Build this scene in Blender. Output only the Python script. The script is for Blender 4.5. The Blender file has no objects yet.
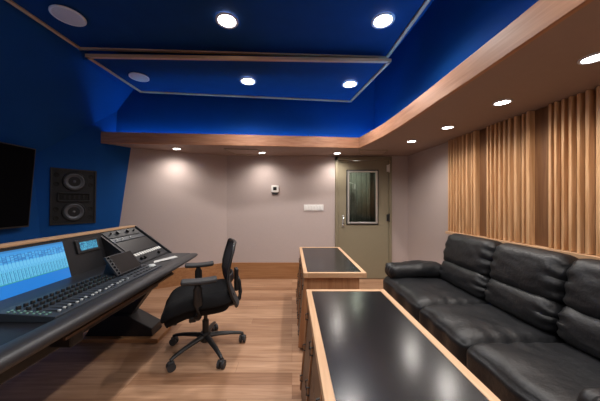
import bpy, bmesh, math, random
from mathutils import Vector, Matrix, noise
random.seed(7)
C = bpy.context.scene.collection
CH = 1.28
GLOBE_FILL = 9
PI = math.pi
R = math.radians

# ------------------------------------------------------------------ materials
def mat(name, col, rough=0.5, metal=0.0, spec=0.5, emit=None, es=0.0, noise_amt=0.0, nscale=20, bump=0.0, bscale=60, coat=0.0):
    m = bpy.data.materials.new(name); m.use_nodes = True
    nt = m.node_tree; b = nt.nodes['Principled BSDF']
    b.inputs['Base Color'].default_value = (*col, 1)
    b.inputs['Roughness'].default_value = rough
    b.inputs['Metallic'].default_value = metal
    b.inputs['Specular IOR Level'].default_value = spec
    b.inputs['Coat Weight'].default_value = coat
    if emit:
        b.inputs['Emission Color'].default_value = (*emit, 1)
        b.inputs['Emission Strength'].default_value = es
    tc = nt.nodes.new('ShaderNodeTexCoord')
    if noise_amt:
        n = nt.nodes.new('ShaderNodeTexNoise'); n.inputs['Scale'].default_value = nscale; n.inputs['Detail'].default_value = 4
        r = nt.nodes.new('ShaderNodeValToRGB')
        r.color_ramp.elements[0].position = .3; r.color_ramp.elements[1].position = .7
        r.color_ramp.elements[0].color = (*[c*(1-noise_amt) for c in col], 1)
        r.color_ramp.elements[1].color = (*[min(1, c*(1+noise_amt)) for c in col], 1)
        nt.links.new(tc.outputs['Object'], n.inputs['Vector'])
        nt.links.new(n.outputs['Fac'], r.inputs['Fac']); nt.links.new(r.outputs['Color'], b.inputs['Base Color'])
    if bump:
        n = nt.nodes.new('ShaderNodeTexNoise'); n.inputs['Scale'].default_value = bscale; n.inputs['Detail'].default_value = 5
        bp = nt.nodes.new('ShaderNodeBump'); bp.inputs['Strength'].default_value = bump; bp.inputs['Distance'].default_value = .01
        nt.links.new(tc.outputs['Object'], n.inputs['Vector'])
        nt.links.new(n.outputs['Fac'], bp.inputs['Height']); nt.links.new(bp.outputs['Normal'], b.inputs['Normal'])
    return m

def wood(name, c1, c2, axis='x', rough=.45, scale=1.0, spec=.4):
    m = bpy.data.materials.new(name); m.use_nodes = True
    nt = m.node_tree; b = nt.nodes['Principled BSDF']; L = nt.links.new
    b.inputs['Roughness'].default_value = rough; b.inputs['Specular IOR Level'].default_value = spec
    tc = nt.nodes.new('ShaderNodeTexCoord'); mp = nt.nodes.new('ShaderNodeMapping')
    s = {'x': (1.6, 26, 26), 'y': (26, 1.6, 26), 'z': (26, 26, 1.6)}[axis]
    mp.inputs['Scale'].default_value = [k*scale for k in s]
    n = nt.nodes.new('ShaderNodeTexNoise'); n.inputs['Scale'].default_value = 1.5; n.inputs['Detail'].default_value = 6; n.inputs['Distortion'].default_value = .6
    r = nt.nodes.new('ShaderNodeValToRGB')
    r.color_ramp.elements[0].position = .3; r.color_ramp.elements[1].position = .72
    r.color_ramp.elements[0].color = (*c2, 1); r.color_ramp.elements[1].color = (*c1, 1)
    L(tc.outputs['Object'], mp.inputs['Vector']); L(mp.outputs['Vector'], n.inputs['Vector'])
    L(n.outputs['Fac'], r.inputs['Fac']); L(r.outputs['Color'], b.inputs['Base Color'])
    bp = nt.nodes.new('ShaderNodeBump'); bp.inputs['Strength'].default_value = .12; bp.inputs['Distance'].default_value = .003
    L(n.outputs['Fac'], bp.inputs['Height']); L(bp.outputs['Normal'], b.inputs['Normal'])
    return m

def floor_mat():
    m = bpy.data.materials.new('oak_plank_floor'); m.use_nodes = True
    nt = m.node_tree; b = nt.nodes['Principled BSDF']; L = nt.links.new
    tc = nt.nodes.new('ShaderNodeTexCoord')
    br = nt.nodes.new('ShaderNodeTexBrick')
    br.inputs['Scale'].default_value = 1; br.inputs['Brick Width'].default_value = 1.15; br.inputs['Row Height'].default_value = .125
    br.inputs['Mortar Size'].default_value = .0012; br.inputs['Mortar Smooth'].default_value = .3; br.offset = .37; br.offset_frequency = 3
    br.inputs['Color1'].default_value = (.50, .305, .19, 1); br.inputs['Color2'].default_value = (.30, .16, .09, 1)
    br.inputs['Mortar'].default_value = (.22, .11, .055, 1)
    L(tc.outputs['Object'], br.inputs['Vector'])
    mp = nt.nodes.new('ShaderNodeMapping'); mp.inputs['Scale'].default_value = (1.3, 18, 1)
    n = nt.nodes.new('ShaderNodeTexNoise'); n.inputs['Scale'].default_value = 2; n.inputs['Detail'].default_value = 6; n.inputs['Distortion'].default_value = .8
    L(tc.outputs['Object'], mp.inputs['Vector']); L(mp.outputs['Vector'], n.inputs['Vector'])
    r = nt.nodes.new('ShaderNodeValToRGB'); r.color_ramp.elements[0].position = .3; r.color_ramp.elements[1].position = .7
    r.color_ramp.elements[0].color = (.72, .64, .58, 1); r.color_ramp.elements[1].color = (1.08, 1.08, 1.08, 1)
    L(n.outputs['Fac'], r.inputs['Fac'])
    mx = nt.nodes.new('ShaderNodeMix'); mx.data_type = 'RGBA'; mx.blend_type = 'MULTIPLY'; mx.inputs[0].default_value = 1
    L(br.outputs['Color'], mx.inputs[6]); L(r.outputs['Color'], mx.inputs[7]); L(mx.outputs[2], b.inputs['Base Color'])
    b.inputs['Roughness'].default_value = .38; b.inputs['Specular IOR Level'].default_value = .35
    return m

M = dict(
    floor=floor_mat(),
    plaster=mat('mauve_fabric_wall', (.46, .378, .352), .9, noise_amt=.03, nscale=90, bump=.05, bscale=300),
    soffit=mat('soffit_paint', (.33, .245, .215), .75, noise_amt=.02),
    navy=mat('navy_paint', (.002, .058, .235), .7, spec=.15, noise_amt=.05, nscale=3),
    cloudblue=mat('navy_cloud_fabric', (.004, .040, .150), .85, spec=.15, noise_amt=.06, nscale=6),
    fascia=wood('fascia_oak', (.50, .255, .145), (.34, .15, .08), 'x', .45),
    fascia_y=wood('fascia_oak_long', (.50, .27, .16), (.35, .165, .09), 'y', .45),
    trim=wood('pale_maple_trim', (.62, .40, .24), (.48, .28, .15), 'x', .45),
    trim_y=wood('pale_maple_trim_long', (.62, .40, .24), (.48, .28, .15), 'y', .45),
    base=wood('baseboard_oak', (.40, .20, .09), (.28, .125, .05), 'x', .4),
    slat=wood('slat_pine', (.74, .46, .25), (.46, .235, .10), 'z', .5),
    slat_shaded=wood('slat_back_shaded', (.24, .115, .05), (.15, .065, .028), 'z', .5),  # shade of the recesses put into the back board colour
    tablewood=wood('table_oak_side', (.42, .22, .11), (.28, .13, .06), 'z', .45),
    tableblack=mat('black_laminate', (.007, .007, .009), .22, spec=.5, noise_amt=.1, nscale=3),
    rackbrown=wood('dark_rack_panel', (.10, .052, .03), (.06, .03, .018), 'z', .4),
    leather=mat('black_leather', (.008, .0085, .010), .44, spec=.38, bump=.28, bscale=38),
    blackplastic=mat('black_plastic', (.012, .012, .013), .45, noise_amt=.1),
    chairfabric=mat('black_seat_fabric', (.008, .008, .009), .95, spec=.2, bump=.2, bscale=400),
    chairmesh=mat('black_mesh_back', (.035, .035, .04), .7, noise_amt=.3, nscale=200),
    grey_rubber=mat('grey_rubber', (.028, .028, .031), .6),
    armroll=mat('grey_leatherette_roll', (.022, .0215, .024), .45, noise_amt=.1),
    console=mat('console_charcoal', (.018, .019, .023), .5, noise_amt=.1),
    console_dk=mat('console_black', (.008, .008, .010), .45, noise_amt=.1),
    surface=mat('control_surface_grey', (.028, .036, .047), .42, noise_amt=.08),
    knob=mat('black_knob', (.008, .008, .009), .4),
    whitecap=mat('white_cap', (.55, .58, .58), .4, noise_amt=.02),
    greendot=mat('green_dot', (.12, .22, .19), .4, emit=(.35, .8, .6), es=.06),
    paper=mat('white_strip', (.62, .62, .60), .6, noise_amt=.05),
    tv=mat('tv_black', (.002, .002, .003), .7, spec=.04),
    tabscreen=mat('dark_tablet_screen', (.010, .007, .007), .4, spec=.15),
    spkframe=mat('speaker_frame', (.004, .0045, .006), .6),
    spk=mat('speaker_baffle', (.010, .011, .013), .6, spec=.3, noise_amt=.08),
    cone=mat('speaker_cone', (.06, .068, .082), .35, noise_amt=.05),
    port=mat('port_black', (.003, .003, .003), .9),
    door=mat('olive_door_paint', (.24, .205, .135), .45, noise_amt=.02),
    doorframe=mat('olive_door_frame', (.22, .185, .12), .5, noise_amt=.02),
    silver=mat('brushed_silver', (.6, .58, .54), .35, metal=.7, noise_amt=.03),
    boothgrey=mat('booth_grey', (.12, .125, .11), .8, noise_amt=.2, nscale=8),
    whiteplastic=mat('white_plastic', (.75, .73, .70), .4, noise_amt=.02),
    darkglass=mat('dark_display', (.02, .02, .02), .2),
    spkgrille=mat('white_speaker_grille', (.62, .58, .56), .6, noise_amt=.05, nscale=200),
    ring=mat('downlight_ring', (.62, .64, .70), .4, noise_amt=.02),
    lamp=mat('downlight_lamp', (1, 1, 1), .5, emit=(1, .96, .92), es=14),
    led=mat('blue_led', (.1, .3, 1), .5, emit=(.06, .44, 1.0), es=44),
    chrome=mat('chrome', (.5, .5, .5), .2, metal=1, noise_amt=.02),
    rear=mat('rear_wall_paint', (.34, .28, .25), .9, noise_amt=.03),
)
def glass_mat():
    m = bpy.data.materials.new('door_glass'); m.use_nodes = True
    nt = m.node_tree; nt.nodes.clear(); L = nt.links.new
    o = nt.nodes.new('ShaderNodeOutputMaterial'); mx = nt.nodes.new('ShaderNodeMixShader')
    t = nt.nodes.new('ShaderNodeBsdfTransparent'); t.inputs[0].default_value = (.75, .8, .76, 1)
    g = nt.nodes.new('ShaderNodeBsdfGlossy'); g.inputs['Roughness'].default_value = .03
    f = nt.nodes.new('ShaderNodeFresnel'); f.inputs[0].default_value = 1.5
    L(f.outputs[0], mx.inputs[0]); L(t.outputs[0], mx.inputs[1]); L(g.outputs[0], mx.inputs[2]); L(mx.outputs[0], o.inputs[0])
    return m
M['glass'] = glass_mat()
def vcol_mat(name, es):
    m = bpy.data.materials.new(name); m.use_nodes = True
    nt = m.node_tree; b = nt.nodes['Principled BSDF']
    a = nt.nodes.new('ShaderNodeVertexColor'); a.layer_name = 'Col'
    b.inputs['Base Color'].default_value = (.01, .01, .01, 1); b.inputs['Roughness'].default_value = .3
    nt.links.new(a.outputs['Color'], b.inputs['Emission Color']); b.inputs['Emission Strength'].default_value = es
    return m
M['daw'] = vcol_mat('software_display', .9)

# ------------------------------------------------------------------ helpers
ORI = {}
def setp(o, label=None, cat=None, group=None, kind=None):
    if label: o['label'] = label
    if cat: o['category'] = cat
    if group: o['group'] = group
    if kind: o['kind'] = kind
    return o
def thing(name, label, cat, loc, rotz=0, group=None, kind=None):
    o = bpy.data.objects.new(name, None); C.objects.link(o); o.empty_display_size = .1
    o.location = loc; o.rotation_euler = (0, 0, rotz)
    ORI[o] = Vector(loc)
    return setp(o, label, cat, group, kind)

class MB:
    def __init__(s): s.bm = bmesh.new()
    def box(s, x0, x1, y0, y1, z0, z1, mtx=None):
        r = bmesh.ops.create_cube(s.bm, size=1)
        for v in r['verts']:
            v.co = Vector((x0+(v.co.x+.5)*(x1-x0), y0+(v.co.y+.5)*(y1-y0), z0+(v.co.z+.5)*(z1-z0)))
            if mtx: v.co = mtx @ v.co
        return s
    def poly(s, pts):
        s.bm.faces.new([s.bm.verts.new(p) for p in pts]); return s
    def prism(s, pts, vec):
        a = [s.bm.verts.new(p) for p in pts]; b = [s.bm.verts.new(Vector(p)+Vector(vec)) for p in pts]
        s.bm.faces.new(a); s.bm.faces.new(b[::-1]); n = len(a)
        for i in range(n): s.bm.faces.new([a[i], b[i], b[(i+1) % n], a[(i+1) % n]])
        return s
    def cyl(s, p0, p1, r0, r1=None, n=20, caps=True):
        r1 = r0 if r1 is None else r1
        p0, p1 = Vector(p0), Vector(p1); d = p1-p0
        q = d.to_track_quat('Z', 'Y').to_matrix().to_4x4()
        m = Matrix.Translation((p0+p1)/2) @ q
        bmesh.ops.create_cone(s.bm, cap_ends=caps, segments=n, radius1=r0, radius2=r1, depth=d.length, matrix=m)
        return s
    def lathe(s, prof, n=28, mtx=None):
        rings = []
        for r, z in prof:
            ring = []
            for k in range(n):
                a = 2*PI*k/n; p = Vector((max(r, 1e-4)*math.cos(a), max(r, 1e-4)*math.sin(a), z))
                ring.append(s.bm.verts.new(mtx @ p if mtx else p))
            rings.append(ring)
        for a, b in zip(rings, rings[1:]):
            for k in range(n): s.bm.faces.new([a[k], a[(k+1) % n], b[(k+1) % n], b[k]])
        return s
    def tube(s, pts, rad, n=10, flat=1.0):
        pts = [Vector(p) for p in pts]; rings = []
        rad = rad if isinstance(rad, (list, tuple)) else [rad]*len(pts)
        for i, p in enumerate(pts):
            t = (pts[min(i+1, len(pts)-1)]-pts[max(i-1, 0)]).normalized()
            u = t.cross(Vector((0, 0, 1)));
            if u.length < .05: u = t.cross(Vector((0, 1, 0)))
            u.normalize(); w = u.cross(t).normalized()
            rings.append([s.bm.verts.new(p+u*math.cos(2*PI*k/n)*rad[i]+w*math.sin(2*PI*k/n)*rad[i]*flat) for k in range(n)])
        for a, b in zip(rings, rings[1:]):
            for k in range(n): s.bm.faces.new([a[k], a[(k+1) % n], b[(k+1) % n], b[k]])
        s.bm.faces.new(rings[0][::-1]); s.bm.faces.new(rings[-1])
        return s
    def soft(s, dims, r, n=14, fn=None, mtx=None):
        """rounded, subdivided box centred at 0; fn(u,v,w,co)->co deforms it (u,v,w in -1..1)"""
        hx, hy, hz = [d/2 for d in dims]; faces = []; cache = {}
        def vert(u, v, w):
            k = (round(u, 5), round(v, 5), round(w, 5))
            if k in cache: return cache[k]
            p = Vector((u*hx, v*hy, w*hz)); rr = min(r, hx*.98, hy*.98, hz*.98)
            q = Vector((max(-hx+rr, min(hx-rr, p.x)), max(-hy+rr, min(hy-rr, p.y)), max(-hz+rr, min(hz-rr, p.z))))
            d = p-q
            if d.length > 1e-7: p = q+d.normalized()*rr
            if fn: p = fn(u, v, w, p)
            if mtx: p = mtx @ p
            cache[k] = s.bm.verts.new(p); return cache[k]
        def rng(h):
            rr = min(r, h*.98); e = 1-rr/h
            k = [-1, -1+(1-e)*.3, -1+(1-e)*.65, -e]; m_ = [(-e + 2*e*i/n) for i in range(1, n)]
            return k+m_+[e, 1-(1-e)*.65, 1-(1-e)*.3, 1]
        U, V, W = rng(hx), rng(hy), rng(hz)
        for (A, B, f) in ((U, V, lambda a, b: (a, b, -1)), (U, V, lambda a, b: (a, b, 1)), (V, W, lambda a, b: (-1, a, b)), (V, W, lambda a, b: (1, a, b)), (U, W, lambda a, b: (a, -1, b)), (U, W, lambda a, b: (a, 1, b))):
            for i in range(len(A)-1):
                for j in range(len(B)-1):
                    vs = [vert(*f(A[i], B[j])), vert(*f(A[i+1], B[j])), vert(*f(A[i+1], B[j+1])), vert(*f(A[i], B[j+1]))]
                    try: s.bm.faces.new(vs)
                    except ValueError: pass
        return s
    def build(s, name, m, parent=None, bevel=0, smooth=False, local=False, origin=None, label=None):
        bm = s.bm; bmesh.ops.remove_doubles(bm, verts=bm.verts, dist=1e-6)
        bmesh.ops.recalc_face_normals(bm, faces=bm.faces)
        if not local:
            if parent is not None:
                o = ORI[parent]; own = o.copy()
            else:
                if origin is None:
                    xs = [v.co for v in bm.verts]
                    own = Vector(((min(c.x for c in xs)+max(c.x for c in xs))/2, (min(c.y for c in xs)+max(c.y for c in xs))/2, min(c.z for c in xs)))
                else: own = Vector(origin)
            for v in bm.verts: v.co -= own
        else: own = Vector((0, 0, 0))
        me = bpy.data.meshes.new(name); bm.to_mesh(me); bm.free()
        me.materials.append(M[m] if isinstance(m, str) else m)
        if smooth:
            for p in me.polygons: p.use_smooth = True
            if smooth != True:
                me.set_sharp_from_angle(angle=R(smooth))
        ob = bpy.data.objects.new(name, me); C.objects.link(ob)
        if parent is not None: ob.parent = parent; ORI[ob] = ORI.get(parent, Vector()) if not local else Vector()
        elif not local: ob.location = own; ORI[ob] = own
        if bevel:
            b = ob.modifiers.new('Bevel', 'BEVEL'); b.width = bevel; b.segments = 2; b.limit_method = 'ANGLE'
        if label: ob['label'] = label
        return ob

def copy_tree(o, parent=None):
    c = o.copy(); C.objects.link(c)
    if parent is not None: c.parent = parent
    for ch in o.children: copy_tree(ch, c)
    return c
def struct(o): o['kind'] = 'structure'; return o
def Z(r): return r+CH

# ------------------------------------------------------------------ room shell
YR = -2.6       # rear wall (behind the photographer)
HC = Z(1.9)
struct(MB().box(-3.2, 2.6, YR-.1, 4.5, -.1, 0).build('floor', 'floor', origin=(0, 0, 0)))
struct(MB().box(-3.2, 2.6, YR-.1, 4.5, HC, HC+.08).build('ceiling', 'navy'))

# leaning speaker wall (plane A) and its neighbours
def AX(d, z): return -2.285+.7*(d-3.55)+.0686*(z-.74)     # z relative to eye height
def Apt(d, z): return Vector((AX(d, z), d, Z(z)))
P1 = Vector((-2.368, 3.383, Z(1.231)))
wl = [Vector((-2.86, 2.927, 0)), Vector((-2.86, 2.751, Z(.51))), P1, Apt(3.62, 1.231), Apt(3.62, -1.28)]
struct(MB().prism(wl, (-.06, .045, 0)).build('wall_front_angled', 'navy'))
struct(MB().box(-2.94, -2.86, YR, 2.95, 0, Z(.51)).build('wall_front', 'navy'))
def BX(z): return -2.368+.684*(z-1.231)
struct(MB().prism([(BX(.505), YR, Z(.505)), (BX(1.92), YR, Z(1.92)), (BX(1.92)-.1, YR, Z(1.92)), (BX(.505)-.1, YR, Z(.505))], (0, 3.46-YR, 0)).build('wall_front_upper', 'navy'))

# back wall: angled part and straight part with the door opening
zs = Z(.77)
struct(MB().prism([(-2.509, 3.428, 0), (-1.09, 4.18, 0), (-1.09, 4.18, zs+.02), (-2.285, 3.547, zs+.02)], (-.04, .075, 0)).build('wall_back_angled', 'plaster'))
b = MB()
b.box(-1.09, .719, 4.18, 4.28, 0, zs+.02); b.box(1.655, 2.05, 4.18, 4.28, 0, zs+.02); b.box(.719, 1.655, 4.18, 4.28, Z(.75), zs+.02)
struct(b.build('wall_back', 'plaster'))
# right wall, slightly splayed
def RX(y): return 1.94+.16*(4.18-y)/2.7 if y > 0 else 1.94+.16*4.18/2.7
def RXw(y): return RX(y)+.0
struct(MB().prism([(RX(4.2), 4.2, 0), (RX(0), 0, 0), (RX(0), YR, 0), (RX(0)+.1, YR, 0), (RX(0)+.1, 0, 0), (RX(4.2)+.1, 4.2, 0)], (0, 0, zs+.02)).build('wall_right', 'plaster'))
struct(MB().box(-2.95, 2.3, YR-.08, YR, 0, HC).build('wall_rear', 'rear'))

# fascia path (curved at the right corner): list of (x,y)
fp = [(-2.49, 3.28), (-1.6, 3.345), (-.6, 3.43), (.3, 3.515), (.97, 3.58), (1.035, 3.28), (1.09, 2.95), (1.12, 2.6), (1.135, 2.1), (1.145, 1.5), (1.15, .9), (1.15, YR)]
# upper walls above the soffit, set back behind the fascia
def UY(x): return 3.383+.094*(x+2.368)
XU = 1.34
struct(MB().prism([(-2.75, UY(-2.75), zs+.03), (XU, UY(XU)+.04, zs+.03), (XU, UY(XU)+.12, zs+.03), (-2.75, UY(-2.75)+.08, zs+.03)], (0, 0, HC-zs-.03)).build('wall_back_upper', 'navy'))
struct(MB().prism([(1.24, UY(1.24)+.05, zs+.03), (1.33, 2.6, zs+.03), (1.36, 1.5, zs+.03), (1.36, YR, zs+.03), (1.44, YR, zs+.03), (1.44, 1.5, zs+.03), (1.41, 2.6, zs+.03), (1.33, 3.9, zs+.03)], (0, 0, HC-zs-.03)).build('wall_right_upper', 'navy'))
# soffit slab
outer = [(2.3, YR), (2.3, 4.28), (-1.1, 4.28), (-2.62, 3.36)]
struct(MB().prism([(x, y, zs) for x, y in fp]+[(x, y, zs) for x, y in outer], (0, 0, .03)).build('ceiling_soffit', 'soffit'))
# wooden fascia boards
def ribbon(pts, off, z0, z1):
    m = MB(); n = len(pts); a = []
    for i, p in enumerate(pts):
        p = Vector((*p, 0)); t = (Vector((*pts[min(i+1, n-1)], 0))-Vector((*pts[max(i-1, 0)], 0))).normalized()
        a.append((p, p+Vector((t.y, -t.x, 0))*off))
    ring = [p for p, q in a]+[q for p, q in reversed(a)]
    m.prism([(p.x, p.y, z0) for p in ring], (0, 0, z1-z0)); return m
struct(ribbon(fp[:5], .03, zs-.004, Z(.915)).build('trim_1', 'fascia', bevel=.004))
struct(ribbon(fp[4:], .03, zs-.004, Z(.915)).build('trim_2', 'fascia_y', bevel=.004))

# baseboards
struct(MB().prism([(-2.50, 3.415, 0), (-1.09, 4.163, 0), (-1.09, 4.18, 0), (-2.51, 3.432, 0)], (0, 0, .27)).build('baseboard_back_angled', 'base'))
struct(MB().box(-1.09, .719, 4.163, 4.18, 0, .27).build('baseboard_back', 'base', bevel=.003))
struct(MB().box(1.655, 1.94, 4.163, 4.18, 0, .27).build('baseboard_back_right', 'base', bevel=.003))
struct(MB().prism([(RX(4.16), 4.16, 0), (RX(0), 0, 0), (RX(0)-.017, 0, 0), (RX(4.16)-.017, 4.16, 0)], (0, 0, .27)).build('baseboard_right', 'base'))

# ------------------------------------------------------------------ door
dr = thing('door_1', None, None, (1.187, 4.18, 0), kind='structure')
m = MB(); m.box(.719, .769, 4.135, 4.28, 0, Z(.752)); m.box(1.613, 1.655, 4.135, 4.28, 0, Z(.752)); m.box(.719, 1.655, 4.135, 4.28, Z(.69), Z(.755))
m.build('door_frame', 'doorframe', dr, bevel=.005)
m = MB(); y0, y1 = 4.165, 4.215
m.box(.773, .93, y0, y1, .008, Z(.686)); m.box(1.41, 1.609, y0, y1, .008, Z(.686)); m.box(.93, 1.41, y0, y1, .008, .93); m.box(.93, 1.41, y0, y1, 1.79, Z(.686))
leaf = m.build('door_leaf', 'door', dr)
def frame_rect(m, x0, x1, z0, z1, w, ya, yb):
    m.box(x0, x0+w, ya, yb, z0, z1); m.box(x1-w, x1, ya, yb, z0, z1); m.box(x0+w, x1-w, ya, yb, z0, z0+w); m.box(x0+w, x1-w, ya, yb, z1-w, z1)
m = MB(); frame_rect(m, .903, 1.438, .904, 1.815, .018, 4.15, 4.168); m.build('window_gasket', 'blackplastic', dr, bevel=.003)
m = MB(); frame_rect(m, .921, 1.42, .922, 1.797, .026, 4.145, 4.17); m.build('window_frame', 'silver', dr, bevel=.003)
MB().box(.945, 1.397, 4.182, 4.188, .946, 1.773).build('glass_pane', 'glass', dr)
m = MB(); m.box(.832, .866, 4.158, 4.166, .86, 1.06)
hp = m.build('handle_plate', 'silver', dr, bevel=.003)
MB().tube([(.849, 4.158, 1.04), (.849, 4.125, 1.035), (.849, 4.115, 1.0), (.849, 4.115, .92), (.849, 4.125, .885), (.849, 4.158, .88)], .008).build('handle', 'chrome', dr, smooth=True)
for zz, mm in ((Z(.56), 'whiteplastic'), (Z(-.26), 'blackplastic')):
    MB().box(1.575, 1.618, 4.14, 4.166, zz-.055, zz+.055).cyl((1.612, 4.142, zz-.07), (1.612, 4.142, zz+.07), .009).build('hinge', mm, dr, bevel=.003)
# dim booth behind the glass
m = MB(); m.box(.70, .72, 4.3, 5.3, .0, 2.1); m.box(1.66, 1.68, 4.3, 5.3, 0, 2.1); m.box(.7, 1.68, 5.3, 5.32, 0, 2.1); m.box(.7, 1.68, 4.3, 5.3, 2.08, 2.1)
struct(m.build('wall_booth', 'boothgrey'))
m = MB()
for k in range(16):
    x = 1.02+k*.035; m.cyl((x, 5.0+.02*math.sin(k*2.1), .5), (x, 5.0+.02*math.sin(k*2.1), 1.9), .019, n=10)
t = m.build('curtain', mat('curtain_grey', (.30, .31, .27), .8, noise_amt=.15), smooth=True)
setp(t, 'grey pleated curtain seen dimly through the door window', 'curtain')
m = MB(); m.cyl((.88, 4.85, .02), (.88, 4.85, 1.66), .012); m.tube([(.88, 4.85, 1.62), (1.05, 4.84, 1.68), (1.2, 4.82, 1.62)], .009); m.cyl((1.2, 4.82, 1.53), (1.2, 4.82, 1.63), .028); m.cyl((.88, 4.85, 0), (.88, 4.85, .025), .12)
setp(m.build('microphone_stand', 'whiteplastic', smooth=40), 'thin stand with boom arm behind the door window', 'stand')

t = thing('booth_fill_lamp', 'added unseen fill lamp in the room behind the door window', 'lamp', (1.18, 4.6, 2.0))  # unseen lamp added to brighten the booth behind the glass
MB().lathe([(0, 0), (.06, 0), (.08, .04), (.03, .08), (0, .08)], mtx=Matrix.Translation((1.18, 4.6, 2.0))).build('shade', 'whiteplastic', t, smooth=True)
ld = bpy.data.lights.new('booth_fill_light', 'POINT'); ld.energy = 6; ld.shadow_soft_size = .05; ld.color = (1, .97, .85)
lo = bpy.data.objects.new('booth_fill_light', ld); C.objects.link(lo); lo.parent = t; lo.location = (0, 0, -.06)

# ------------------------------------------------------------------ wall fittings
t = thing('thermostat', 'small white square thermostat with dark display on the back wall', 'thermostat', (-.284, 4.18, Z(.17)))
MB().box(-.345, -.222, 4.155, 4.18, Z(.16), Z(.275)).build('housing', 'whiteplastic', t, bevel=.006)
MB().box(-.315, -.255, 4.151, 4.156, Z(.195), Z(.25)).build('display', 'darkglass', t)
MB().box(-.33, -.24, 4.165, 4.18, Z(.125), Z(.155)).build('lower_bracket', 'grey_rubber', t, bevel=.003)
t = thing('switch_plate', 'long white multi-gang switch plate left of the door', 'switch', (.36, 4.18, Z(-.14)))
MB().box(.20, .525, 4.168, 4.18, Z(-.145), Z(-.045)).build('plate', 'whiteplastic', t, bevel=.004)
for k in range(6): MB().box(.225+k*.048, .255+k*.048, 4.162, 4.169, Z(-.125), Z(-.065)).build('rocker', 'whiteplastic', t, bevel=.003)

# access panels in the soffit underside
for i, (pts, lab) in enumerate((([(-.98, 3.60), (-.50, 3.64), (-.45, 4.02), (-.90, 4.0)], 'flush painted access panel in the soffit left of the middle of the back wall'),
                 ([(.98, 3.68), (1.42, 3.70), (1.46, 4.02), (1.1, 4.02)], 'flush painted access panel in the soffit above the door'))):
    t = thing('soffit_panel', lab, 'access panel', (sum(p[0] for p in pts)/4, sum(p[1] for p in pts)/4, zs))
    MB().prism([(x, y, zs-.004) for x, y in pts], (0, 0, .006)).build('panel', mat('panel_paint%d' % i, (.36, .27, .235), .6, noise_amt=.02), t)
    m = MB()
    for a, b_ in zip(pts, pts[1:]+pts[:1]): m.tube([(a[0], a[1], zs-.004), (b_[0], b_[1], zs-.004)], .006, n=6)
    m.build('edge_bead', 'doorframe', t)

# ------------------------------------------------------------------ ceiling clouds
def cloud(name_lab, quad, z, edge_h, drop):
    # quad: near-left, far-left, far-right, near-right
    cx = sum(p[0] for p in quad)/4; cy = sum(p[1] for p in quad)/4
    t = thing('ceiling_cloud', name_lab, 'ceiling panel', (cx, cy, z))
    MB().prism([(x, y, z) for x, y in quad], (0, 0, edge_h)).build('fabric_panel', 'cloudblue', t)
    names = ['trim_y', 'trim', 'trim_y', 'trim']
    c = Vector((cx, cy, 0)); w = .03
    Q = [Vector((x, y, 0)) for x, y in quad]
    for i in range(4):
        a, b_ = Q[i], Q[(i+1) % 4]; d = (b_-a).normalized(); nrm = Vector((-d.y, d.x, 0))
        if nrm.dot(a-c) < 0: nrm = -nrm
        a2, b2 = a-d*w, b_+d*w
        pts = [a2, b2, b2+nrm*w, a2+nrm*w]
        MB().prism([(p.x, p.y, z-drop) for p in pts], (0, 0, edge_h+drop)).build('edge_board', names[i], t)
    return t
cloud('larger dark blue fabric ceiling panel with wood edge nearest the viewer', [(-2.3, -1.6), (-2.05, 2.42), (.966, 2.57), (1.12, -1.6)], Z(1.5), .06, .014)
cloud('smaller lower blue ceiling panel with wood edge nearest the back wall', [(-1.95, 2.42), (-1.90, 3.15), (.80, 3.45), (.95, 2.50)], Z(1.4), .018, .012)
struct(MB().box(-2.2, 1.0, 2.62, 3.1, Z(1.49), HC).build('ceiling_plenum', 'navy'))
struct(MB().box(-2.0, .9, -1.4, 2.3, Z(1.6), HC).build('ceiling_plenum_front', 'navy'))

# ------------------------------------------------------------------ downlights
def downlight(x, y, z, r, lab, group, power, soff, spot=158):
    t = thing('downlight', lab, 'downlight', (x, y, z), group=group)
    MB().lathe([(r, 0), (r, -.006), (r*.86, -.010), (r*.78, -.006), (r*.72, .0)], mtx=Matrix.Translation((x, y, z))).build('trim_ring', 'ring', t, smooth=True)
    MB().lathe([(0, -.004), (r*.4, -.006), (r*.76, -.005)], mtx=Matrix.Translation((x, y, z))).build('lamp', 'lamp', t, smooth=True)
    ld = bpy.data.lights.new('downlight_beam', 'SPOT'); ld.energy = power; ld.spot_size = R(spot); ld.spot_blend = 1.0; ld.shadow_soft_size = .045
    ld.color = (1.0, .93, .86) if soff else (1.0, .95, .91)
    lo = bpy.data.objects.new('downlight_beam', ld); C.objects.link(lo); lo.parent = t; lo.location = (0, 0, -.03)
    return t
SO = [(-1.66, 3.6, 'round downlight in the soffit over the back wall, farthest left'),
      (-.467, 3.89, 'round downlight in the soffit above and left of the thermostat'),
      (.71, 3.93, 'round downlight in the soffit beside the top left corner of the door'),
      (1.51, 3.16, 'small bright downlight in the right soffit, nearest the door'),
      (1.60, 2.57, 'round downlight in the right soffit above the far end of the slatted wall'),
      (1.62, 1.925, 'round downlight in the right soffit above the middle of the sofa'),
      (1.61, 1.33, 'large bright downlight in the right soffit at the right edge of view')]
for x, y, l in SO: downlight(x, y, zs, .062, l, 'downlights in the soffit', 20, True)
for y in (.5, -.5, -1.5): downlight(1.61, y, zs, .062, 'added fill downlight in the right soffit beside the viewer', 'added soffit fill downlights behind the viewer', 20, True)  # out-of-view downlights added as fill for overall brightness
for x, y, z, l in ((-.533, 2.05, Z(1.488), 'larger lit downlight in the front ceiling panel, left one'), (.746, 2.05, Z(1.488), 'larger lit downlight in the front ceiling panel, right one'),
                   (-.505, 2.87, Z(1.388), 'lit downlight in the rear ceiling panel near its middle'), (.68, 2.94, Z(1.388), 'lit downlight in the rear ceiling panel near its right corner')):
    downlight(x, y, z, .092, l, 'downlights in the blue ceiling panels', 45, False)
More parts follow.
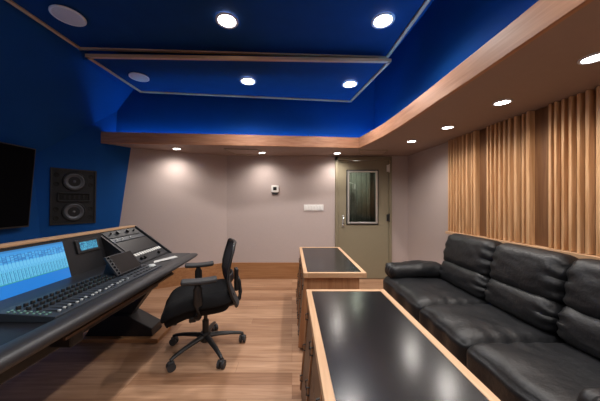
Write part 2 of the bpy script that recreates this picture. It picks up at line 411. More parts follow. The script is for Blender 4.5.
for x, y in ((-.53, .6), (.746, .6), (-.53, -.9), (.746, -.9)):  # unseen panel downlights, added to lift the room's soft brightness
    downlight(x, y, Z(1.488), .075, 'added fill downlight in the front ceiling panel above the viewer', 'added ceiling fill downlights behind the viewer', 45, False)
for x, y, z, r, l in ((-1.79, 2.0, Z(1.488), .115, 'large unlit white round ceiling speaker in the front panel'), (-1.70, 2.78, Z(1.388), .10, 'smaller unlit white round ceiling speaker in the rear panel')):
    t = thing('ceiling_speaker', l, 'ceiling speaker', (x, y, z))
    T = Matrix.Translation((x, y, z))
    MB().lathe([(r, .002), (r, -.006), (r*.9, -.01), (r*.86, -.006)], mtx=T).build('rim', 'whiteplastic', t, smooth=True)
    MB().lathe([(0, -.008), (r*.5, -.008), (r*.87, -.006)], mtx=T).build('grille', 'spkgrille', t, smooth=True)

# ------------------------------------------------------------------ blue LED coves (behind the fascia, on the soffit shelf)
def led(pts, name_lab):
    m = MB(); m.tube([(x, y, zs+.075) for x, y in pts], .008, n=6)
    return setp(m.build('led_strip', 'led'), name_lab, 'light strip')
led([(-2.36, UY(-2.36)-.03), (1.18, UY(1.18)-.01)], 'blue light strip glowing behind the wooden fascia of the back wall')
led([(1.215, 3.6), (1.295, 2.6), (1.325, 1.5), (1.325, YR+.1)], 'blue light strip glowing behind the wooden fascia of the right side')

# ------------------------------------------------------------------ wall display + LED
t = thing('wall_display', 'large black flat screen mounted on the blue front wall', 'television', (-2.78, 1.9, Z(-.26)))
def tvp(d, w, o=0): # w 0 bottom .. 1 top, o = outward
    return Vector((-2.777+.077*w+o, d, Z(-.262+.822*w)))
def tvbox(y0, y1, w0, w1, o0, o1): return MB().prism([tvp(y0, w0, o0), tvp(y1, w0, o0), tvp(y1, w1, o0), tvp(y0, w1, o0)], (o1-o0, 0, 0))
tvbox(1.18, 2.64, 0, 1, -.035, 0).build('casing', 'blackplastic', t, bevel=.004)
tvbox(1.192, 2.628, .02, .985, 0, .002).build('screen', 'tv', t)
MB().box(-2.86, -2.77, 1.7, 2.1, Z(-.0), Z(.3)).build('wall_bracket', 'blackplastic', t)
m = MB(); m.tube([(-2.765, .9, Z(.545)), (-2.765, 2.1, Z(.545))], .006, n=6)
setp(m.build('led_strip', 'led'), 'blue light strip glowing above the large wall screen', 'light strip')

# ------------------------------------------------------------------ soffit speaker in the angled wall
u = Vector((.573, .819, 0)).normalized(); vv = Vector((.049, -.034, 1.06)).normalized(); nn = u.cross(vv).normalized()
ctr = Apt(3.065, .065)
SM = Matrix((( u.x, vv.x, nn.x, ctr.x), (u.y, vv.y, nn.y, ctr.y), (u.z, vv.z, nn.z, ctr.z), (0, 0, 0, 1)))
base = SM @ Vector((0, -.335, 0))
t = thing('studio_monitor', 'black soffit-mounted studio monitor speaker with two woofers in the blue wall', 'speaker', base)
def sb(m, a0, a1, b0, b1, c0, c1): m.box(a0, a1, b0, b1, c0, c1, mtx=SM); return m
m = MB(); w, h = .2185, .335
sb(m, -w, -w+.018, -h, h, -.02, .016); sb(m, w-.018, w, -h, h, -.02, .016); sb(m, -w+.018, w-.018, -h, -h+.018, -.02, .016); sb(m, -w+.018, w-.018, h-.018, h, -.02, .016)
m.build('surround_frame', 'spkframe', t, bevel=.003)
sb(MB(), -w+.018, w-.018, -h+.018, h-.018, -.02, .006).build('baffle', 'spk', t)
for cy in (.185, -.185):
    T = SM @ Matrix.Translation((.0, cy, .006))
    wf = MB().lathe([(.118, 0), (.118, .006), (.105, .010), (.098, .006)], mtx=T).build('woofer', 'spk', t, smooth=True)
    MB().lathe([(.098, .006), (.088, .013), (.078, .006), (.035, -.008), (.03, -.004), (0, .004)], mtx=T).build('cone', 'cone', wf, smooth=True)
m = MB(); sb(m, -.15, .15, -.062, -.042, .006, .022); sb(m, -.15, .15, .036, .05, .006, .022); sb(m, -.158, -.142, -.062, .05, .006, .018); sb(m, .142, .158, -.062, .05, .006, .018)
hn = m.build('horn', 'spk', t, bevel=.004)
sb(MB(), -.142, .142, -.042, .036, .006, .009).build('horn_throat', 'port', hn)
for k in range(5): sb(MB(), -.10+k*.045, -.08+k*.045, -.03, .02, .009, .013).build('horn_vane', 'spk', hn)
for sx in (-1, 1):
    for cy in (.255, .15, -.15, -.255):
        T = SM @ Matrix.Translation((sx*.163, cy, .006))
        MB().lathe([(0, .0015), (.02, .0015), (.024, .004), (.027, .001)], mtx=T).build('bass_port', 'port', t, smooth=True)

# ------------------------------------------------------------------ slatted diffusers on the right wall
def slatwall():
    zb, zt = .90, zs-.002
    starts = [3.12, 2.545, 1.965, 1.385, .805]
    labs = ['vertical wooden slat panel nearest the back wall', 'vertical wooden slat panel behind the middle sofa cushion', 'vertical wooden slat panel at the right edge of view',
            'vertical wooden slat panel beside the viewer', 'vertical wooden slat panel beside the viewer']
    pat = [(.0, .018, .042), (.020, .020, .008), (.042, .018, .045), (.064, .02, .010), (.088, .018, .040), (.110, .026, .008), (.138, .020, .045), (.162, .02, .010), (.186, .020, .042),
           (.238, .022, .046), (.266, .022, .010), (.296, .024, .045), (.352, .022, .030), (.410, .030, .048)]
    for i, (s, lab) in enumerate(zip(starts, labs)):
        L = .578
        if i in (3, 4): t = thing('slat_panel', lab, 'wall panel', (RX(s), s-L/2, zb), group='slat panels beside the viewer')
        else: t = thing('slat_panel', lab, 'wall panel', (RX(s), s-L/2, zb))
        ang = math.atan2(.16, 2.7)
        # local frame: a along wall toward the viewer, o out from the wall
        def fr(a, o): y = s-a; return (RX(y)-.004-o, y)
        def add(m, a0, a1, o0, o1, z0, z1):
            p = [fr(a0, o0), fr(a1, o0), fr(a1, o1), fr(a0, o1)]
            m.prism([(x, y, z0) for x, y in p], (0, 0, z1-z0))
        m = MB(); add(m, 0, L-.002, 0, .012, zb+.02, zt); m.build('back_board', 'slat_shaded', t)
        m = MB()
        for (a, w_, o) in pat: add(m, a+.001, a+w_, .012, .012+o, zb+.02, zt)
        m.build('slats', 'slat', t, bevel=.002)
slatwall()
p = [(RX(3.13)-.0, 3.13), (RX(.1), .1), (RX(.1)-.085, .1), (RX(3.13)-.085, 3.13)]
struct(MB().prism([(x, y, .885) for x, y in p], (0, 0, .033)).build('trim_3', 'trim_y', bevel=.003))

# ------------------------------------------------------------------ low tables
def table(name_lab, y0, y1, zt=.68):
    t = thing('rack_table', name_lab, 'table', (.36, (y0+y1)/2, 0))
    x0, x1, w = .098, .632, .034
    for xa, xb in ((x0, x0+w), (x1-w, x1)): MB().box(xa, xb, y0, y1, zt-.042, zt).build('edge_rail', 'trim_y', t, bevel=.002)
    for ya, yb in ((y0, y0+w), (y1-w, y1)): MB().box(x0+w, x1-w, ya, yb, zt-.042, zt).build('end_rail', 'trim', t, bevel=.002)
    MB().box(x0+w, x1-w, y0+w, y1-w, zt-.035, zt-.003).build('top_panel', 'tableblack', t)
    a, b_, zb = .108, .052, .03
    xr = .578
    # carcass: straight right side, left side slanting out toward the floor
    def end(ya, yb): return MB().prism([(a, ya, zt-.042), (xr, ya, zt-.042), (xr, ya, zb), (b_, ya, zb)], (0, yb-ya, 0))
    end(y0+.035, y0+.06).build('end_panel', 'tablewood', t); end(y1-.06, y1-.035).build('end_panel', 'tablewood', t)
    MB().prism([(a+.02, y0+.06, zt-.05), (xr-.005, y0+.06, zt-.05), (xr-.005, y0+.06, zb), (b_+.02, y0+.06, zb)], (0, y1-y0-.12, 0)).build('carcass', 'rackbrown', t)
    n = 3; L = (y1-y0-.12)/n
    for k in range(1, n):
        yy = y0+.06+k*L
        MB().prism([(a, yy-.01, zt-.045), (a+.03, yy-.01, zt-.045), (b_+.03, yy-.01, zb), (b_, yy-.01, zb)], (0, .02, 0)).build('divider', 'tablewood', t)
    for k in range(n):   # rack bays, black blanking plates with small handles
        ya, yb = y0+.06+k*L+.012, y0+.06+(k+1)*L-.012
        H = zt-.05-zb
        for j in range(3):
            f0, f1 = j/3+.01, (j+1)/3-.01
            xa = b_+(a-b_)*f0; xb = b_+(a-b_)*f1
            pl = MB().prism([(xa+.008, ya, zb+H*f0), (xb+.008, ya, zb+H*f1), (xb+.022, ya, zb+H*f1), (xa+.022, ya, zb+H*f0)], (0, yb-ya, 0)).build('rack_plate', 'rackbrown', t)
            for q in (ya+.015, yb-.015):
                zc = zb+H*(f0+f1)/2; xc = (xa+xb)/2
                MB().tube([(xc+.008, q, zc+.02), (xc-.008, q, zc+.018), (xc-.008, q, zc-.018), (xc+.008, q, zc-.02)], .004, n=6).build('handle', 'blackplastic', pl)
    for fx in (.12, .53):
        for fy in (y0+.1, y1-.1):
            MB().cyl((fx, fy, 0), (fx, fy, .03), .025).build('foot', 'blackplastic', t)
    return t
table('black-topped oak-edged low table nearest the viewer', .46, 1.72)
table('black-topped oak-edged low table nearer the back wall', 2.11, 3.33)

# ------------------------------------------------------------------ sofa
sf = thing('leather_sofa', 'long black leather three-seat sofa along the slatted right wall', 'sofa', (1.5, 1.92, 0))
ys = [.72, 1.56, 2.13, 2.98]
def wr(co, amp, sc, seed): # leather wrinkle
    n = noise.noise(Vector((co.x*sc+seed, co.y*sc*1.3, co.z*sc)))
    n2 = noise.noise(Vector((co.x*sc*3+seed, co.y*sc*2, co.z*sc*3)))
    return amp*(n+.4*n2)
MB().box(1.13, 1.96, .74, 2.96, .07, .25).build('base_frame', 'leather', sf, bevel=.02)
MB().box(1.86, 1.965, .76, 2.94, .25, .78).build('back_frame', 'leather', sf, bevel=.03)
for x in (1.18, 1.88):
    for y in (.8, 2.9): MB().cyl((x, y, 0), (x, y, .08), .022, .028).build('foot', 'blackplastic', sf)
for i in range(3):
    y0, y1 = ys[i]+.003, ys[i+1]-.003
    cy = (y0+y1)/2; W = y1-y0; cx = (1.065+1.74)/2; D = 1.74-1.065
    def f(u_, v_, w_, p, i=i):
        e = (1-u_**4)*(1-v_**6)
        if w_ > 0: p.z += .022*e*w_
        q = p+Vector((0, i*3.1, 0))
        p.z += wr(q, .010, 5, i*7.3)*max(0, w_)
        # creases radiating from side seams
        edge = max(0, abs(v_)-.55)/.45
        p.z -= .012*edge*max(0, w_)*(.5+.5*math.sin(u_*19+i*2))*(1-abs(u_))
        if u_ < -.5: p.z -= .02*((-u_-.5)/.5)**2*max(0, w_); p.x -= .006*math.sin(v_*9+i)
        return p
    MB().soft((D, W, .20), .055, n=26, fn=f, mtx=Matrix.Translation((cx, cy, .32))).build('seat_cushion', 'leather', sf, smooth=True)
by = [.95, 1.58, 2.15, 2.80]
for i in range(3):
    y0, y1 = by[i]+.001, by[i+1]-.001; cy = (y0+y1)/2; W = y1-y0
    def g(u_, v_, w_, p, i=i):
        e = max(0, 1-abs(v_)**5)
        p.x -= .022*e*(1-w_*w_)*(1 if u_ < 0 else 0)
        k = max(0, abs(v_)-.6)/.4
        p.z -= .02*k*k*(1 if w_ > 0 else -.3)
        p.x += wr(p+Vector((0, i*2.7, 0)), .010, 6, i*5.1)*(1 if u_ < 0 else 0)
        p.x += .010*k*math.sin(w_*11+i)*(1 if u_ < 0 else 0)
        return p
    T = Matrix.Translation((1.735, cy, .53)) @ Matrix.Rotation(R(10), 4, 'Y')
    MB().soft((.20, W, .26), .075, n=20, fn=g, mtx=T).build('lumbar_cushion', 'leather', sf, smooth=True)
    T = Matrix.Translation((1.785, cy, .765)) @ Matrix.Rotation(R(12), 4, 'Y')
    MB().soft((.20, W, .35), .075, n=22, fn=g, mtx=T).build('back_cushion', 'leather', sf, smooth=True)
for (ya, yb) in ((2.745, 3.0), (.70, 1.0)):
    def h_(u_, v_, w_, p):
        p.z += .012*math.sin(u_*3+1)+wr(p, .010, 8, ya*3); p.y += wr(p, .008, 9, 4+ya)
        k = max(0, abs(u_)-.75)/.25
        p.z -= .012*k*math.sin(v_*14)
        if u_ > .3: p.z += .02*(u_-.3)
        return p
    MB().soft((.62, yb-ya, .165), .075, n=22, fn=h_, mtx=Matrix.Translation((1.40, (ya+yb)/2, .50))).build('arm_cushion', 'leather', sf, smooth=True)

# ------------------------------------------------------------------ office chair
ch = thing('office_chair', 'black mesh-backed swivel office chair with armrests facing the console', 'chair', (-.75, 2.17, 0), R(200))
def pb(m, name, mt, parent=ch, **k): return m.build(name, mt, parent, local=True, **k)
m = MB(); m.lathe([(0, .155), (.04, .155), (.046, .14), (.046, .085), (.036, .075), (0, .075)])
angs = [238, 310, 22, 94, 166]
for a in angs:
    th = R(a-200); c_, s_ = math.cos(th), math.sin(th)
    m.tube([(c_*r, s_*r, z) for r, z in ((.02, .125), (.12, .118), (.22, .105), (.30, .088), (.325, .078))], [.026, .023, .019, .016, .014], n=10, flat=.8)
pb(m, 'star_base', 'blackplastic', smooth=40)
for a in angs:
    th = R(a-200); c_, s_ = math.cos(th)*.32, math.sin(th)*.32
    q = R(a*3.1)
    T = Matrix.Translation((c_, s_, 0)) @ Matrix.Rotation(q, 4, 'Z')
    m = MB(); m.cyl((c_, s_, .05), (c_, s_, .085), .009)
    for sy in (-1, 1):
        m.cyl(T @ Vector((0, sy*.007, .031)), T @ Vector((0, sy*.027, .031)), .031, n=24)
    m.cyl(T @ Vector((0, -.008, .031)), T @ Vector((0, .008, .031)), .014)
    m.soft((.05, .03, .02), .009, n=3, mtx=T @ Matrix.Translation((.0, 0, .058)))
    pb(m, 'caster', 'grey_rubber', smooth=40)
pb(MB().cyl((0, 0, .12), (0, 0, .26), .027).cyl((0, 0, .25), (0, 0, .37), .016), 'gas_column', 'blackplastic', smooth=40)
pb(MB().soft((.26, .17, .055), .02, n=4, mtx=Matrix.Translation((-.01, 0, .375))), 'tilt_mechanism', 'blackplastic', smooth=True)
m = MB(); m.tube([(.06, .04, .37), (.18, .10, .36), (.235, .14, .345)], .006); m.soft((.055, .05, .022), .009, n=3, mtx=Matrix.Translation((.24, .155, .338)))
pb(m, 'height_lever', 'blackplastic', smooth=True)
m = MB(); m.tube([(.04, .06, .37), (.07, .12, .36), (.097, .15, .355)], .012); m.soft((.055, .045, .045), .012, n=3, mtx=Matrix.Translation((.10, .165, .352)))
pb(m, 'tilt_lever', 'blackplastic', smooth=True)
def seatfn(u_, v_, w_, p):
    p.z += .018*(1-v_*v_)*(-.3 if w_ > 0 else 0)+ .012*abs(v_)**2*(w_ > 0)
    f_ = max(0, (u_-.05)/.95)
    p.z -= .085*f_*f_
    b_ = max(0, (-u_-.4)/.6); p.z += .015*b_*b_
    wd = 1-.16*max(0, -u_)**2-.13*max(0, u_-.55)*2
    p.y *= wd
    if w_ < 0: p.y *= .86; p.x *= .93
    return p
pb(MB().soft((.56, .51, .175), .08, n=16, fn=seatfn, mtx=Matrix.Translation((.05, 0, .452))), 'seat', 'chairfabric', smooth=True)
# backrest: curved frame + mesh
prof = [(-.268, .40), (-.248, .45), (-.218, .52), (-.196, .59), (-.188, .65), (-.194, .72), (-.212, .80), (-.232, .87), (-.243, .92)]
def halfw(i): return [.15, .19, .215, .225, .228, .226, .22, .205, .17][i]
m = MB(); N = 14; grid = []
for side in (0, -.014):
    g_ = []
    for i, (x, z) in enumerate(prof):
        hw = halfw(i)
        g_.append([m.bm.verts.new((x+side+.03*(2*k/N-1)**2, (2*k/N-1)*hw, z)) for k in range(N+1)])
    grid.append(g_)
for g_ in grid:
    for i in range(len(prof)-1):
        for k in range(N): m.bm.faces.new([g_[i][k], g_[i][k+1], g_[i+1][k+1], g_[i+1][k]])
bk = pb(m, 'backrest_mesh', 'chairmesh', smooth=True)
pts = [(x+.025, -halfw(i), z) for i, (x, z) in enumerate(prof)]
top = [(prof[-1][0]-.005+.03*(2*k/N-1)**2, (2*k/N-1)*halfw(8), prof[-1][1]+.004) for k in range(N+1)]
rt = [(x+.025, halfw(i), z) for i, (x, z) in enumerate(prof)][::-1]
bot = [(prof[0][0]-.005+.03*(2*k/N-1)**2, (2*k/N-1)*halfw(0), prof[0][1]-.004) for k in range(N+1)][::-1]
m = MB(); ring = pts+top[1:-1]+rt+bot[1:-1]+[pts[0]]
m.tube(ring, .013, n=8); pb(m, 'backrest_frame', 'blackplastic', smooth=True)
m = MB()
m.soft((.022, .30, .07), .01, n=6, fn=lambda a, b_, c_, p: p+Vector((.05*b_*b_, 0, 0)), mtx=Matrix.Translation((-.228, 0, .63)))
m.soft((.035, .07, .20), .012, n=6, mtx=Matrix.Translation((-.262, 0, .585)))
pb(m, 'lumbar_support', 'blackplastic', smooth=True)
pb(MB().tube([(-.08, 0, .37), (-.18, 0, .365), (-.26, 0, .375), (-.29, 0, .41), (-.298, 0, .47), (-.288, 0, .56), (-.265, 0, .62)], [.022, .022, .02, .018, .018, .018, .016], n=10), 'back_bracket', 'blackplastic', smooth=True)
for sgn in (-1, 1):
    y = sgn*.265
    m = MB(); m.tube([(.06, sgn*.12, .375), (.06, sgn*.22, .372), (.06, sgn*.26, .40), (.06, y, .50), (.06, y, .62), (.065, y, .672)], [.018, .022, .03, .034, .032, .028], n=10, flat=.7)
    arm = pb(m, 'armrest', 'blackplastic', smooth=True)
    def padf(u_, v_, w_, p): p.z += .008*u_*u_-.01*(u_ > .7)*(u_-.7); return p
    m = MB().soft((.26, .09, .034), .015, n=8, fn=padf, mtx=Matrix.Translation((.05, y, .675)))
    m.build('arm_pad', 'grey_rubber', arm, local=True, smooth=True)

# ------------------------------------------------------------------ mixing console
zw = Z(-.55)          # worktop height
Y0, Y1 = .25, 2.69
mc = thing('mixing_console', 'long charcoal studio mixing console with screens along the blue wall', 'mixing console', (-1.4, 1.5, 0))
MB().box(-1.66, -1.10, Y0, Y1-.005, zw-.05, zw-.012).build('worktop', 'console_dk', mc, bevel=.004)
# padded armrest roll, tip rounded at the far end
ar = []
n = 20; secs = []
m = MB()
def rollsec(y, sx, hs):   # cross-section in x-z
    k = 14; out = []
    for i in range(k):
        a = 2*PI*i/k
        cx = -1.06; hx = .062*sx; hz = .033*hs
        out.append(Vector((cx+math.copysign(abs(math.cos(a))**.75, math.cos(a))*hx, y, zw-.022+.022*(1-hs)*.8+math.copysign(abs(math.sin(a))**.75, math.sin(a))*hz)))
    return out
yy = [Y0, .6, 1.0, 1.5, 2.0, 2.4, 2.6, 2.64, 2.67, 2.69, 2.70]; sx = [1, 1, 1, 1, 1, 1, 1, .96, .88, .7, .4]; hs = [1, 1, 1, 1, .85, .6, .48, .42, .36, .3, .2]
rings = [[m.bm.verts.new(p) for p in rollsec(a, b_, c_)] for a, b_, c_ in zip(yy, sx, hs)]
for a, b_ in zip(rings, rings[1:]):
    for k in range(14): m.bm.faces.new([a[k], a[(k+1) % 14], b_[(k+1) % 14], b_[k]])
m.bm.faces.new(rings[0]); m.bm.faces.new(rings[-1])
m.build('armrest_roll', 'armroll', mc, smooth=True)
MB().box(-1.35, -1.09, 2.0, Y1, zw-.03, zw+.003).build('end_wing', 'console', mc, bevel=.008)
# lower tray with wood edge
MB().box(-1.66, -1.30, Y0+.1, 2.44, zw-.27, zw-.05).build('underframe', 'console_dk', mc, bevel=.01)
MB().box(-1.30, -1.10, 1.2, 2.3, zw-.10, zw-.05).build('keyboard_tray', 'console_dk', mc)
MB().box(-1.10, -1.085, 1.2, 2.3, zw-.115, zw-.10).build('wooden_lip', 'rackbrown', mc)
MB().box(-1.9, -1.60, Y0, Y1, zw-.20, zw-.03).build('rear_trunking', 'console_dk', mc)
# screen bay: near vertical panel
def SP(y, w, o=0):  # w 0 bottom..1 top of panel
    return Vector((-1.585-.075*w+o, y, Z(-.56)+.285*w))
MB().prism([SP(Y0, -.02, -.04), SP(Y0, -.02, -.003), SP(Y0, 1.0, -.003), SP(Y0, 1.0, -.04)], (0, 2.18-Y0, 0)).build('screen_panel', 'console_dk', mc)
def screen_mesh(y0, y1, w0, w1, o, fn, nx, ny, name, parent):
    bm = bmesh.new(); cl = bm.loops.layers.float_color.new('Col')
    vs = [[bm.verts.new(SP(y0+(y1-y0)*i/nx, w0+(w1-w0)*j/ny, o)-ORI[mc]) for j in range(ny+1)] for i in range(nx+1)]
    for i in range(nx):
        for j in range(ny):
            f = bm.faces.new([vs[i][j], vs[i+1][j], vs[i+1][j+1], vs[i][j+1]])
            c = fn(i, ny-1-j, nx, ny)
            for l in f.loops: l[cl] = (c[0]*.30, c[1]*.62, c[2]*.72, 1)
    me = bpy.data.meshes.new(name); bm.to_mesh(me); bm.free(); me.materials.append(M['daw'])
    o_ = bpy.data.objects.new(name, me); C.objects.link(o_); o_.parent = parent; ORI[o_] = ORI[mc]
    return o_
rnd = random.Random(3)
tab = [[rnd.random() for _ in range(200)] for _ in range(80)]
def daw(i, j, nx, ny):
    v = j/ny; ch_ = i//5; k = i % 5; r_ = tab[j % 80][ch_ % 200]
    if v < .04: return (.10, .30, .62)
    if v < .10: return (.12, .42, .85)
    if v < .27:
        base = (.16, .50, .92) if (j % 3) else (.30, .62, .95)
        if k == 0: base = (.05, .22, .55)
        elif r_ > .7: base = (.10, .30, .62)
        return base
    if v < .36: return (.42, .74, 1.0) if k else (.22, .52, .9)
    if v < .42: return (.22, .55, .9) if (k in (1, 3)) else (.40, .72, .95)
    if v < .645:
        if k == 0: return (.05, .26, .50)
        if k == 2: return (.10, .40, .62) if r_ > .4 else (.28, .62, .85)
        return (.36, .70, .92)
    if v < .66: return (.10, .45, .30)
    return (.035, .28, .78)
sc = MB().prism([SP(.98, -.0, 0), SP(1.812, -.0, 0), SP(1.812, .985, 0), SP(.98, .985, 0)], (-.002, 0, 0)).build('screen_bezel', 'console_dk', mc)
screen_mesh(.99, 1.80, .01, .965, .002, daw, 200, 70, 'main_screen', sc)
# small meter display
def mini(i, j, nx, ny):
    if i in (0, nx-1) or j in (0, ny-1): return (.01, .015, .03)
    r_ = tab[j][i]
    return (.03, .16, .30) if r_ < .35 else ((.12, .40, .55) if r_ < .8 else (.25, .6, .75))
def SPbox(y0, y1, w0, w1, o0, o1): return MB().prism([SP(y0, w0, o0), SP(y1, w0, o0), SP(y1, w1, o0), SP(y0, w1, o0)], (o1-o0, 0, 0))
hb = SPbox(1.895, 2.115, .58, .93, -.003, .012).build('display_housing', 'blackplastic', mc, bevel=.003)
screen_mesh(1.915, 2.095, .63, .89, .0135, mini, 26, 12, 'meter_display', hb)
# sloped rack bay at the far end
ra, rb = Vector((-1.70, 0, Z(-.27))), Vector((-1.32, 0, zw))
def RB(y, s, o=0):  # s 0 top .. 1 bottom, o outward
    d = (rb-ra); nv = Vector((-d.z, 0, d.x)).normalized()
    if nv.z < 0: nv = -nv
    p = ra+d*s+nv*o; return Vector((p.x, y, p.z))
MB().prism([(-1.70, 2.18, Z(-.27)), (-1.32, 2.18, zw), (-1.32, 2.18, zw-.04), (-1.75, 2.18, zw-.04), (-1.75, 2.18, Z(-.27))], (0, .51, 0)).build('rack_bay', 'console_dk', mc)
def rackbox(y0, y1, s0, s1, o): return MB().prism([RB(y0, s0, 0), RB(y1, s0, 0), RB(y1, s1, 0), RB(y0, s1, 0)], RB(0, 0, o)-RB(0, 0, 0))
u0 = rackbox(2.20, 2.67, .03, .22, .008).build('rack_unit', 'console', mc, bevel=.002)
u1 = rackbox(2.20, 2.67, .235, .34, .007).build('rack_unit', 'surface', mc, bevel=.002)
u2 = rackbox(2.20, 2.67, .355, .70, .006).build('blank_plate', 'console_dk', mc, bevel=.002)
u3 = rackbox(2.20, 2.67, .715, .97, .007).build('rack_unit', 'console', mc, bevel=.002)
for y, s in ((2.27, .12), (2.36, .12), (2.50, .12), (2.60, .12)):
    MB().cyl(RB(y, s, .008), RB(y, s, .03), .016 if y in (2.36, 2.5) else .008, n=14).build('rotary_knob', 'knob', u0, smooth=40)
for y in (2.25, 2.33, 2.44): MB().cyl(RB(y, .29, .007), RB(y, .29, .02), .006, n=12).build('rotary_knob', 'whitecap', u1, smooth=40)
for k in range(12):
    y = 2.225+k*.036
    rackbox(y, y+.028, .735, .80, .014).build('white_button', 'paper', u3, bevel=.002)
for y in (2.25, 2.30, 2.54): MB().cyl(RB(y, .89, .007), RB(y, .89, .03), .015, n=14).build('rotary_knob', 'knob', u3, smooth=40)
# cheek and wood top trim
MB().prism([(-1.70, 2.165, Z(-.262)), (-1.31, 2.165, zw-.01), (-1.75, 2.165, zw-.03), (-1.75, 2.165, Z(-.262))], (0, .015, 0)).build('side_cheek', 'console_dk', mc)
MB().prism([(-1.68, Y1, Z(-.258)), (-1.30, Y1, zw+.01), (-1.30, Y1, zw-.04), (-1.76, Y1, zw-.04), (-1.76, Y1, Z(-.258))], (0, .018, 0)).build('side_cheek', 'console', mc, bevel=.002)
MB().box(-1.76, -1.69, Y0, Y1+.018, Z(-.27), Z(-.252)).build('wooden_top_trim', 'trim_y', mc, bevel=.003)
MB().box(-1.76, -1.665, Y0, 2.18, Z(-.295), Z(-.27)).build('bridge_cap', 'console_dk', mc)
MB().box(-1.76, -1.72, Y0, Y1, zw-.03, Z(-.27)).build('rear_panel', 'console_dk', mc)
# control surface
def CSz(x): return zw+.010+(-1.03-x)*.06
def CS(x, y, o=0): return Vector((x, y, CSz(x)+o))
cs = MB().prism([(-1.105, 1.165, zw-.012), (-1.105, 1.165, CSz(-1.105)), (-1.39, 1.165, CSz(-1.39)), (-1.39, 1.165, zw-.012)], (0, .955, 0)).build('control_surface', 'surface', mc, bevel=.003)
MB().box(-1.60, -1.39, 1.0, 2.17, zw-.012, zw+.012).build('desk_shelf', 'console_dk', mc)
def kn(x, y, r, h, mt, nm):
    me_key = (nm, r, mt)
    if me_key not in KN:
        KN[me_key] = MB().lathe([(0, h), (r*.8, h), (r*.95, h*.8), (r, 0)], n=12).build(nm, mt, cs, local=True, smooth=50)
        o_ = KN[me_key]
    else:
        o_ = KN[me_key].copy(); C.objects.link(o_)
    o_.location = CS(x, y)-ORI[mc]
    return o_
KN = {}
for r_i, x in enumerate((-1.335, -1.285, -1.235)):
    for k in range(16): kn(x, 1.22+k*.034, .0105, .016, 'knob', 'rotary_knob')
for k in range(16):
    fc = 'fader_cap'
    if (fc,) not in KN:
        o_ = MB().box(-.007, .007, -.0045, .0045, 0, .009).build('fader_cap', 'whitecap', cs, local=True, bevel=.002); KN[(fc,)] = o_
    else: o_ = KN[(fc,)].copy(); C.objects.link(o_)
    o_.location = CS(-1.135-.006*((k*7) % 3), 1.22+k*.034)-ORI[mc]
m = MB()
for k in range(16):
    y = 1.22+k*.034
    m.box(-1.215, -1.125, y-.0012, y+.0012, CSz(-1.215)-.004, CSz(-1.17)+.003)
m.build('fader_slots', 'port', cs)
m = MB()
for k in range(7):
    for j in range(2): c_ = CS(-1.16-k*.03, 1.18+j*.018); m.box(c_.x-.004, c_.x+.004, c_.y-.004, c_.y+.004, c_.z-.002, c_.z+.004)
for k in range(16):
    for x in (-1.262, -1.31): c_ = CS(x, 1.237+k*.034); m.box(c_.x-.003, c_.x+.003, c_.y-.003, c_.y+.003, c_.z-.002, c_.z+.003)
b_ = m.build('indicator_buttons', 'greendot', cs); b_['kind'] = 'stuff'
m = MB()
for k in range(8):
    for j in range(4):
        c_ = CS(-1.13-j*.045, 1.80+k*.038); m.box(c_.x-.008, c_.x+.008, c_.y-.009, c_.y+.009, c_.z-.002, c_.z+.005)
b_ = m.build('button_grid', 'console', cs, bevel=.001); b_['kind'] = 'stuff'
MB().lathe([(0, .012), (.022, .012), (.028, .006), (.03, 0)], mtx=Matrix.Translation(CS(-1.17, 2.085))).build('trackball', 'whitecap', cs, smooth=True)
# tilted tablet screen with encoder strip
q0, q1 = Vector((-1.215, 0, Z(-.513))), Vector((-1.305, 0, Z(-.388)))
d_ = (q1-q0); tn = Vector((-d_.z, 0, d_.x)); tn = tn if tn.z > 0 else -tn; tn.normalize()
def TB(y, s, o=0): p = q0+d_*s+tn*o; return Vector((p.x, y, p.z))
tb = MB().prism([TB(1.745, -.02, -.016), TB(2.02, -.02, -.016), TB(2.02, 1.02, -.016), TB(1.745, 1.02, -.016)], tn*.016).build('tilted_display', 'console', mc, bevel=.003)
MB().prism([TB(1.785, .03), TB(2.012, .03), TB(2.012, .97), TB(1.785, .97)], tn*.002).build('display_glass', 'tabscreen', tb)
for k in range(6): MB().cyl(TB(1.766, .08+k*.17), TB(1.766, .08+k*.17, .012), .008, n=12).build('encoder', 'knob', tb, smooth=40)
MB().prism([(-1.235, 1.80, zw+.03), (-1.36, 1.80, zw+.03), (-1.325, 1.80, Z(-.41)), (-1.245, 1.80, Z(-.505))], (0, .2, 0)).build('display_stand', 'console_dk', tb)
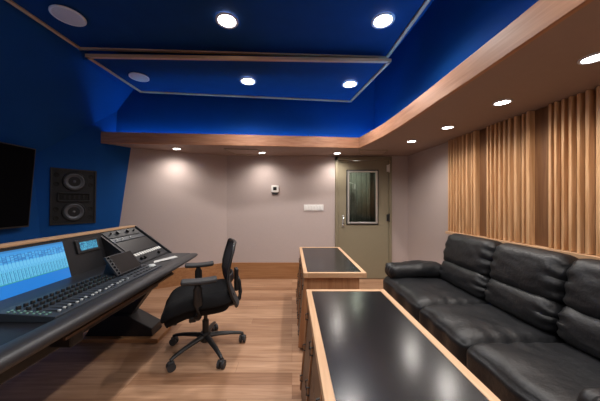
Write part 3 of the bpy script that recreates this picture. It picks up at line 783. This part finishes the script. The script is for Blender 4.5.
# pedestals with wooden foot runners
for yc in (.75, 2.40):
    pd = MB().prism([(-1.53, yc-.05, .20), (-1.33, yc-.05, zw-.26), (-1.66, yc-.05, zw-.26), (-1.78, yc-.05, .20)], (0, .1, 0)).build('pedestal', 'console_dk', mc, bevel=.006)
    MB().prism([(-1.29, yc-.09, .036), (-1.30, yc-.09, .11), (-1.53, yc-.09, .23), (-1.80, yc-.09, .23), (-1.92, yc-.09, .036)], (0, .18, 0)).build('pedestal_foot', 'console_dk', pd, bevel=.008)
    MB().box(-1.97, -1.22, yc-.13, yc+.13, .0, .035).build('foot_board', 'base', pd, bevel=.003)
MB().box(-1.25, -1.13, 1.28, 1.36, zw-.20, zw-.10).build('cable_bracket', 'console_dk', mc, bevel=.01)
# loose strip of paper on the end wing
setp(MB().prism([(-1.235, 2.235, zw+.004), (-1.13, 2.475, zw+.004), (-1.185, 2.53, zw+.004), (-1.275, 2.31, zw+.004)], (0, 0, .002)).build('paper_strip', 'paper'), 'white paper strip lying on the far end of the console', 'paper')
T2 = Matrix.Translation((-1.17, 2.30, zw+.005)) @ Matrix.Rotation(R(60), 4, 'Z')
setp(MB().tube([T2 @ Vector((-.05, 0, .005)), T2 @ Vector((.06, 0, .005))], .004).build('pen', 'blackplastic', smooth=True), 'thin dark pen lying beside the white paper strip on the console', 'pen')

# ------------------------------------------------------------------ globe lamp added as unseen fill light behind the viewer
for x in (1.3,):
    t = thing('fill_globe', 'added white fill globe hanging unseen behind the viewer', 'pendant lamp', (x*.6, -1.3, 1.9))
    bm_ = MB(); bmesh.ops.create_uvsphere(bm_.bm, u_segments=24, v_segments=16, radius=.2, matrix=Matrix.Translation((x*.6, -1.3, 1.9)))
    bm_.build('globe', mat('fill_globe_glass%d' % (x > 0), (.9, .9, .9), .4, emit=(1, .93, .86), es=GLOBE_FILL), t, smooth=True)
    MB().cyl((x*.6, -1.3, 2.1), (x*.6, -1.3, 2.77), .006).build('cord', 'blackplastic', t)

# ------------------------------------------------------------------ camera, world
cd = bpy.data.cameras.new('camera'); cam = bpy.data.objects.new('camera', cd); C.objects.link(cam)
cam.location = (0, 0, CH); cam.rotation_euler = (PI/2, 0, 0)
cd.sensor_width = 36; cd.lens = 15; cd.shift_x = 8/600; cd.shift_y = 1.5/600; cd.clip_start = .05
bpy.context.scene.camera = cam
w = bpy.data.worlds.new('world'); bpy.context.scene.world = w; w.use_nodes = True
w.node_tree.nodes['Background'].inputs[0].default_value = (.02, .02, .025, 1)
vs = bpy.context.scene.view_settings
vs.view_transform = 'Standard'; vs.exposure = 0.38
